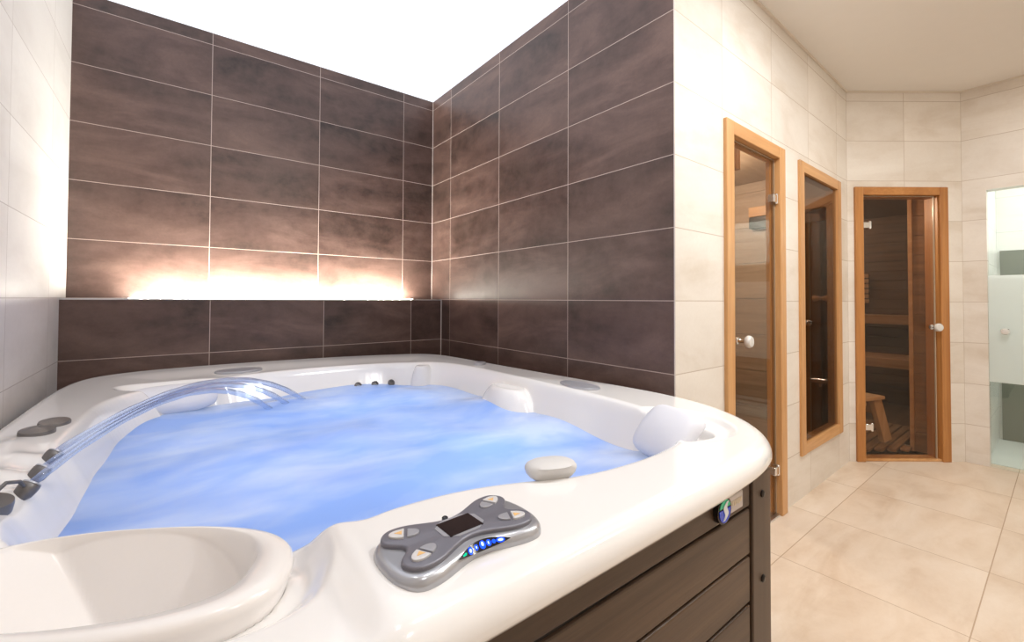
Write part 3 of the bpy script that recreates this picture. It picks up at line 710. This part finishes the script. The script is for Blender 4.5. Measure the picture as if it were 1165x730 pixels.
# waterfall nozzles on the left deck
NZ = [(-1.835,-1.605), (-1.835,-1.725), (-1.835,-1.825)]
axisN = Vector((.50, .48, .72)).normalized()
u_ = axisN.orthogonal().normalized(); v_ = axisN.cross(u_)
tips = []
for x, y in NZ:
    z = -.372; f = frame((x, y, z), u_, v_, axisN)
    nz = MB().lathe([(.008,-.02),(.015,-.010),(.0165,.0),(.0165,.008),(.0145,.011),(.009,.0115),(.008,.004)], 26, f).build('nozzle', M['cap_dark'], tub, True)
    MB().lathe([(.0158,.0108),(.0150,.0135),(.0100,.0135),(.0090,.0112)], 26, f).build('nozzle_ring', M['cap_grey'], nz, True)
    tips.append(Vector((x, y, z)) + axisN*.012)
MB().tube([(-1.862,-1.895,-.348), (-1.852,-1.875,-.338), (-1.84,-1.85,-.347), (-1.835,-1.832,-.366)], .0035, 8).build('hose', M['cap_dark'], tub, True)

# pillows
def pillow(c, along, face, L, H, T, p=3.2, name='pillow'):
    """padded cushion: superellipse outline, domed face"""
    along = Vector(along).normalized(); face = Vector(face); face = (face - along*face.dot(along)).normalized(); up = face.cross(along)
    m = MB(); N = 48; prof = [(.90,-1),(1,-.6),(1,0),(.965,.45),(.88,.78),(.7,.96),(.35,1.06),(.02,1.08)]; loops = []
    for r, h in prof:
        L_ = []
        for i in range(N):
            a = 2*PI*i/N; ca, sa = math.cos(a), math.sin(a); q = (abs(ca)**p+abs(sa)**p)**(-1/p)
            px, py = r*q*ca, r*q*sa
            bend = -.25*T*(py**2) - .12*T*px**2
            L_.append(Vector(c) + along*px*L/2 + up*py*H/2 + face*(h*T/2+bend))
        loops.append(L_)
    m.rings(loops); return m.build(name, M['pad'], tub, True, angle=180)
pillow((-.440,-2.322,-.388), (.30,.95,0), (-.70,.22,.68), .205, .17, .044, 6)
pillow((-1.62,-.745,-.418), (1,.12,0), (.05,-.72,.7), .34, .13, .05)
# rounded cap standing at the inner edge of the front rim
def dome(c, ang):
    """smooth pebble-shaped cap with an undercut flat nose"""
    m = MB(); N = 48; loops = []
    for r, h in ((.70,-.004),(.84,.001),(.95,.008),(1,.016),(.99,.020),(.93,.0245),(.78,.0285),(.52,.0315),(.25,.033),(.02,.0335)):
        L_ = []
        for i in range(N):
            a = 2*PI*i/N; q = (abs(math.cos(a))**2.3+abs(math.sin(a))**2.3)**(-1/2.3)
            px, py = .056*r*q*math.cos(a), .036*r*q*math.sin(a)
            py = max(py, -.026 - .35*(h-.016)*(h < .016)) if h < .021 else py
            L_.append(Matrix.Translation(c) @ Matrix.Rotation(ang,4,'Z') @ Vector((px,py,h)))
        loops.append(L_)
    m.rings(loops); return m.build('diverter_cap', M['pad_grey'], tub, True, angle=50)
dome((-.985,-2.405,zat(-.985,-2.43)+.001), -.35)['label'] = 'light grey rounded cap'

# filter lid with a hollow, front left
def lidpt(a, bf, bn, t, z, cs=0., ct=0., p=2.5):
    ca, sa = math.cos(t), math.sin(t); q = (abs(ca)**p+abs(sa)**p)**(-1/p)
    w = LC + LA*(cs+a*q*ca) + LB*(ct+(bf if sa > 0 else bn)*q*sa); return (w[0], w[1], z)
N = 160; mb = MB(); loops = []
zl = ZR - .004; AN = [2*PI*i/N for i in range(N)]
for a, bf, bn, z in ((.215,.112,.090,zl-.24),(.235,.125,.102,zl-.06),(.250,.137,.112,zl-.014),(.248,.1365,.110,zl-.006),(.243,.135,.105,zl-.0015)):
    loops.append([lidpt(a,bf,bn,t,z) for t in AN])
loops.append([lidpt(.230,.1345,.095,t,zl,-.006) for t in AN])
loops.append([lidpt(.212,.1335,.084,t,zl-.001,-.012) for t in AN])
def smin(a, b, k): h = np.clip(.5+.5*(b-a)/k, 0, 1); return b*(1-h)+a*h - k*h*(1-h)
for k in range(0, 40):
    f = 1-(k/40)**1.0; L_ = []
    for t in AN:
        p = lidpt(.205*f, (.1325-.02)*f+.02*f, .080*f, t, 0, -.014+.0*(1-f), .02*(1-f)); q = np.array(p[:2])-LC; s_, t_ = q@LA, q@LB
        A = (.134-t_)*1.5; B = .74*(.85*(s_+.148)+.53*(.134-t_)); Cn = (t_+.080)*4.0 + max(0, .205-s_)*.0; D = (.196-s_)*2.6
        dpt = smin(smin(A, B, .004), smin(Cn, D, .02), .02); dpt = smin(dpt, .20, .03)
        L_.append((p[0], p[1], zl - .003 - max(0, float(dpt))))
    loops.append(L_)
mb.rings(loops, False, True)
lid = mb.build('filter_lid', M['lid'], tub, True, angle=180)

# small jets on the basin wall just above the water at the back
for x in (-.80, -.71, -.62):
    yb = float(np.interp(x, [-.9,-.62], [-.655,-.70]))
    MB().lathe([(.020,0),(.020,.004),(.012,.008),(.010,.003)], 18, frame((x, yb+.004, -.478), (1,0,0), (0,.5,.86), (0,-.86,.5))).build('jet', M['cap_dark'], tub, True)

# control panel on the front rim
pc = Vector((-1.264, -2.508, ZR)); pang = .04
pm = Matrix.Translation(pc) @ Matrix.Rotation(pang, 4, 'Z')
def bone(L, hw, flare, notch, nw, n=40):
    """dog-bone outline: waisted sides, rounded flared ends, optional end notches"""
    er = (hw+flare)*.62; xs_ = np.linspace(L-er, -(L-er), n); up_ = [(x, hw+flare*(1-math.cos(PI*min(1, abs(x/(L-er)))))/2) for x in xs_]; H = hw+flare
    def end(sg):
        P_ = []
        for a in np.linspace(PI/2, -PI/2, 33)[1:-1]:
            c_, s_ = math.cos(a), math.sin(a); q = (abs(c_)**2.4+abs(s_)**2.4)**(-1/2.4)
            y_ = H*q*s_; P_.append((sg*(L-er+er*q*c_ - notch*math.exp(-(y_/nw)**2)), y_))
        return P_
    return chaikin((up_ + end(-1) + [(x, -y) for x, y in up_[::-1]] + end(1)[::-1]), 2)
pb = MB(); pb.prism(bone(.127,.045,.018,.0,.02), -.004, .017, pm, .012, 6, True); panel = pb.build('control_panel', M['panel_base'], tub, True)
pf = MB(); pf.prism(bone(.117,.031,.025,.028,.020), .006, .0235, pm @ Matrix.Translation((0,.006,0)), .0035, 3, True); pf.build('faceplate', M['panel_face'], panel, True)
zt = .0237
def flat(pts, z0, z1, name, mat, bev=0.): m = MB(); m.prism(pts, z0, z1, pm @ Matrix.Translation((0,.006,0)) @ Matrix.Diagonal((1,.9,1,1)), bev, 2); return m.build(name, mat, panel)
flat(chaikin([(-.036,-.028),(.036,-.028),(.036,.030),(-.036,.030)],1), zt-.004, zt+.0006, 'screen_bezel', M['panel_key'])
sb = flat([(-.029,-.022),(.029,-.022),(.029,.024),(-.029,.024)], zt-.004, zt+.0012, 'screen', M['screen'])
def leaf(cx, cy, ang, a, b, half):
    P_ = []
    for t in np.linspace(-PI/2, PI/2, 13): P_.append((half*a*math.cos(t), b*math.sin(t)*(1 if half > 0 else -1)))
    ca, sa = math.cos(ang), math.sin(ang); return [(cx+x*ca-y*sa, cy+x*sa+y*ca) for x, y in P_]
for sx in (-1, 1):
    for sy in (-1, 1):
        cx, cy = sx*.076, sy*.032; ang = math.atan2(sy*.016, sx*.034)
        o1 = (cx+.002*math.cos(ang), cy+.002*math.sin(ang)); o2 = (cx-.003*math.cos(ang), cy-.003*math.sin(ang))
        flat(leaf(*o1, ang, .022, .0125, 1), zt-.003, zt+.003, 'button', M['panel_key_light'], .001)
        flat(leaf(*o2, ang, .018, .0115, -1), zt-.003, zt+.0026, 'button', M['panel_key'], .001)
        tp = [(o1[0]+x*math.cos(ang)-y*math.sin(ang), o1[1]+x*math.sin(ang)+y*math.cos(ang)) for x, y in ((.003,-.006),(.014,-.0008),(.003,.005))]
        flat(tp, zt+.003, zt+.0034, 'key_print', M['orange'])
# indicator window on the sloping front fascia
def on_fascia(shapes, z0, z1, name, mat, strip=False):
    """flat shapes laid on the curved, sloping front fascia"""
    m = MB()
    if strip:
        m.rings([[(x,-h,z0),(x,h,z0),(x,h,z1),(x,-h,z1)] for x, h in shapes]); shapes = []
    for P_ in shapes: m.prism(P_, z0, z1)
    c, sn = math.cos(.80), math.sin(.80); V = []
    for x, y, z in m.v:
        d_ = .018*(1-math.cos(PI*min(1, abs(x+.004)/.082)))/2
        V.append(tuple(pm @ Vector((x+.004, -.0432-d_ + y*c - z*sn, .0136 + y*sn + z*c))))
    m.v = V; return m.build(name, mat, panel)
def lens(w, h, n=48): return [(w*math.cos(t), h*math.sin(t)) for t in np.linspace(0, 2*PI, n, endpoint=False)]
def ell(l): return [[(x+rx*math.cos(2*PI*i/14), y+ry*math.sin(2*PI*i/14)) for i in range(14)] for x, y, rx, ry in l]
on_fascia([(x, .0072*(1-(x/.0445)**2)) for x in np.linspace(-.044, .044, 41)], -.001, .0010, 'indicator_window', M['black'], True)
on_fascia(ell([(-.021,0,.0040,.0048),(-.010,0,.0032,.0038),(.001,0,.0048,.0056),(.011,0,.0038,.0043),(.019,0,.0028,.0028),(.029,0,.0062,.0034)]), .0010, .0015, 'indicator_light', M['blue_led'])
on_fascia(ell([(-.021,0,.0022,.0026),(-.010,0,.0012,.0018),(.001,.001,.002,.003),(.0105,0,.001,.0022),(.029,.0,.0040,.0018)]), .0015, .0018, 'indicator_icon', M['white_led'])
on_fascia([[(-.036,-.001),(-.030,-.0018),(-.028,.0005),(-.031,.002),(-.034,.0005),(-.0355,.0014)]], .0010, .0015, 'indicator_light', M['green_led'])
m = MB().lathe([(.005,0),(.005,.006),(.003,.0075)], 16, pm @ Matrix.Translation((.0,.049,.0125))); m.build('sensor_dot', M['black'], panel, True)

# ------------------------------------------------------------------ water and arching jets
xs = np.linspace(-1.86, -.28, 220); ysg = np.linspace(-2.46, -.56, 264)
X, Y = np.meshgrid(xs, ysg); Pw = np.column_stack([X.ravel(), Y.ravel()])
hh = np.zeros(len(Pw)); rs = np.random.RandomState(3)
for k in range(26):
    a = rs.uniform(0, 2*PI); w = rs.uniform(5, 26); hh += .0035/(1+w*.08)*np.sin(w*(Pw[:, 0]*math.cos(a)+Pw[:, 1]*math.sin(a)) + rs.uniform(0, 6))
Zw = ZW + hh
for (x, y, r, h) in ((-1.17,-.80,.10,.022), (-.9,-1.3,.22,.008), (-.6,-1.7,.2,.008)):
    Zw += h*np.exp(-((Pw[:, 0]-x)**2+(Pw[:, 1]-y)**2)/r**2)
sz = shell_z(Pw); keep = (sz < Zw+.02) & (inpoly(Pw, Ic))
idx = -np.ones(len(Pw), int); ny, nx = X.shape; fcs = []
K = keep.reshape(ny, nx)
for j in range(ny-1):
    for i in range(nx-1):
        if K[j,i] or K[j+1,i] or K[j,i+1] or K[j+1,i+1]: fcs.append((j*nx+i, j*nx+i+1, (j+1)*nx+i+1, (j+1)*nx+i))
used = sorted({v for f in fcs for v in f}); mp = {v: k for k, v in enumerate(used)}
wm = MB(); wm.add([(Pw[v,0], Pw[v,1], Zw[v]) for v in used], [tuple(mp[v] for v in f) for f in fcs])
w = wm.build('tub_water', M['water'], None, True, angle=180)
tag(w, 'milky blue lit bubbling water filling the white hot tub', 'water', None, 'stuff')

ends = [(-1.11,-.80), (-1.19,-.86), (-1.27,-.93)]
labs = ['arching clear water stream from the nozzle nearest the two dark rim caps',
        'middle one of the three arching clear water streams',
        'arching clear water stream from the nozzle beside the thin hose']
for s, (ex, ey), lb in zip(tips, ends, labs):
    path = []; H = .130
    for k in range(41):
        t = k/40; x = s.x+(ex-s.x)*t; y = s.y+(ey-s.y)*t; z = s.z+(ZW-s.z)*t + 4*H*t*(1-t)*(1.0)
        path.append((x, y, z))
    rad = [.0075+.004*k/40+.0008*math.sin(k*1.3) for k in range(41)]
    j = MB().tube(path, rad, 14).build('water_jet', M['jet'], None, True, angle=180)
    tag(j, lb, 'water stream', 'arching water streams')

# ------------------------------------------------------------------ lights
def area(name, loc, target, sx, sy, power, col, spread=PI):
    l = bpy.data.lights.new(name, 'AREA'); l.shape = 'RECTANGLE'; l.size = sx; l.size_y = sy; l.energy = power; l.color = col[:3]; l.spread = spread
    o = bpy.data.objects.new(name, l); COL.objects.link(o); o.location = loc
    o.rotation_euler = (Vector(target)-Vector(loc)).to_track_quat('-Z', 'Y').to_euler(); return o
def spot(name, loc, target, power, col, size=1.2, blend=.6, r=.04):
    l = bpy.data.lights.new(name, 'SPOT'); l.energy = power; l.color = col[:3]; l.spot_size = size; l.spot_blend = blend; l.shadow_soft_size = r
    o = bpy.data.objects.new(name, l); COL.objects.link(o); o.location = loc
    o.rotation_euler = (Vector(target)-Vector(loc)).to_track_quat('-Z', 'Y').to_euler(); return o
def point(name, loc, power, col, r=.05):
    l = bpy.data.lights.new(name, 'POINT'); l.energy = power; l.color = col[:3]; l.shadow_soft_size = r
    o = bpy.data.objects.new(name, l); COL.objects.link(o); o.location = loc; return o
COOL = (.86, .92, 1.0); WARM = (1.0, .86, .70); NEUT = (.99, .985, .98)
def down(x, y, p, col=NEUT, d=.12, z=1.56):
    l = bpy.data.lights.new('downlight', 'AREA'); l.shape = 'DISK'; l.size = d; l.energy = p; l.color = col[:3]
    o = bpy.data.objects.new('downlight', l); COL.objects.link(o); o.location = (x, y, z)
for x, y, p in ((-1.45, -2.2, 2.6), (-.55, -2.4, 6.5), (-1.0, -3.4, 7)): down(x, y, p)
down(.45, -3.0, 31, (.94, .975, 1))
for x, y, p in ((1.7, -3.1, 9), (1.0, -3.9, 11), (2.4, -3.7, 4)): down(x, y, p, (1, .93, .84))
point('sauna_light', (4.3, -1.2, .8), 9, WARM)
point('sauna_light', (2.72, -1.65, .8), 24, WARM)
point('cabin_light', FW @ Vector((1.35, .65, .85)), 30, (1, .97, .93))
area('shower_light', (P2.x+.40, P2.y-.8, 1.16), (P2.x+.95, P2.y-.65, -.5), .3, .3, 15, (1, 1, .98))
BLUE = (.44, .66, 1.0)
for x, y, p in ((-1.45, -1.15, .95), (-1.40, -1.75, .7), (-.85, -1.1, 1.5), (-.80, -1.85, 1.5)):
    area('underwater_light', (x, y, -.755), (x, y, 1), .5, .5, p, BLUE)
wd = bpy.data.worlds.new('World'); SC.world = wd; wd.use_nodes = True
wd.node_tree.nodes['Background'].inputs[0].default_value = (.9, .9, 1, 1); wd.node_tree.nodes['Background'].inputs[1].default_value = .05

# ------------------------------------------------------------------ camera (shift lens)
F_, CX_, CY_ = 491.33324940846273, 575.7002167023279, 331.46732481896333
yaw, tilt, roll = math.radians(37.483878538690085), math.radians(1.0476125409795436), math.radians(0.2675771594958175)
f = Vector((math.sin(yaw)*math.cos(tilt), math.cos(yaw)*math.cos(tilt), math.sin(tilt))); r = Vector((math.cos(yaw), -math.sin(yaw), 0)); u = r.cross(f)
r2 = r*math.cos(roll)+u*math.sin(roll); u2 = -r*math.sin(roll)+u*math.cos(roll)
cam = bpy.data.cameras.new('camera'); co = bpy.data.objects.new('camera', cam); COL.objects.link(co)
co.matrix_world = frame((-1.6114463772735828, -3.0661705054073654, 0.002740883526124825), r2, u2, -f)
cam.sensor_fit = 'HORIZONTAL'; cam.sensor_width = 36; cam.lens = F_*36/1165
cam.shift_x = (582.5-CX_)/1165; cam.shift_y = -(365-CY_)/1165; cam.clip_start = .01
SC.camera = co
SC.view_settings.view_transform = 'Standard'; SC.view_settings.look = 'None'; SC.view_settings.gamma = 1; SC.view_settings.use_curve_mapping = False
SC.view_settings.exposure = 0
SC.cycles.use_denoising = True; SC.cycles.max_bounces = 10; SC.cycles.diffuse_bounces = 5; SC.cycles.transparent_max_bounces = 16
SC.cycles.sample_clamp_indirect = 6
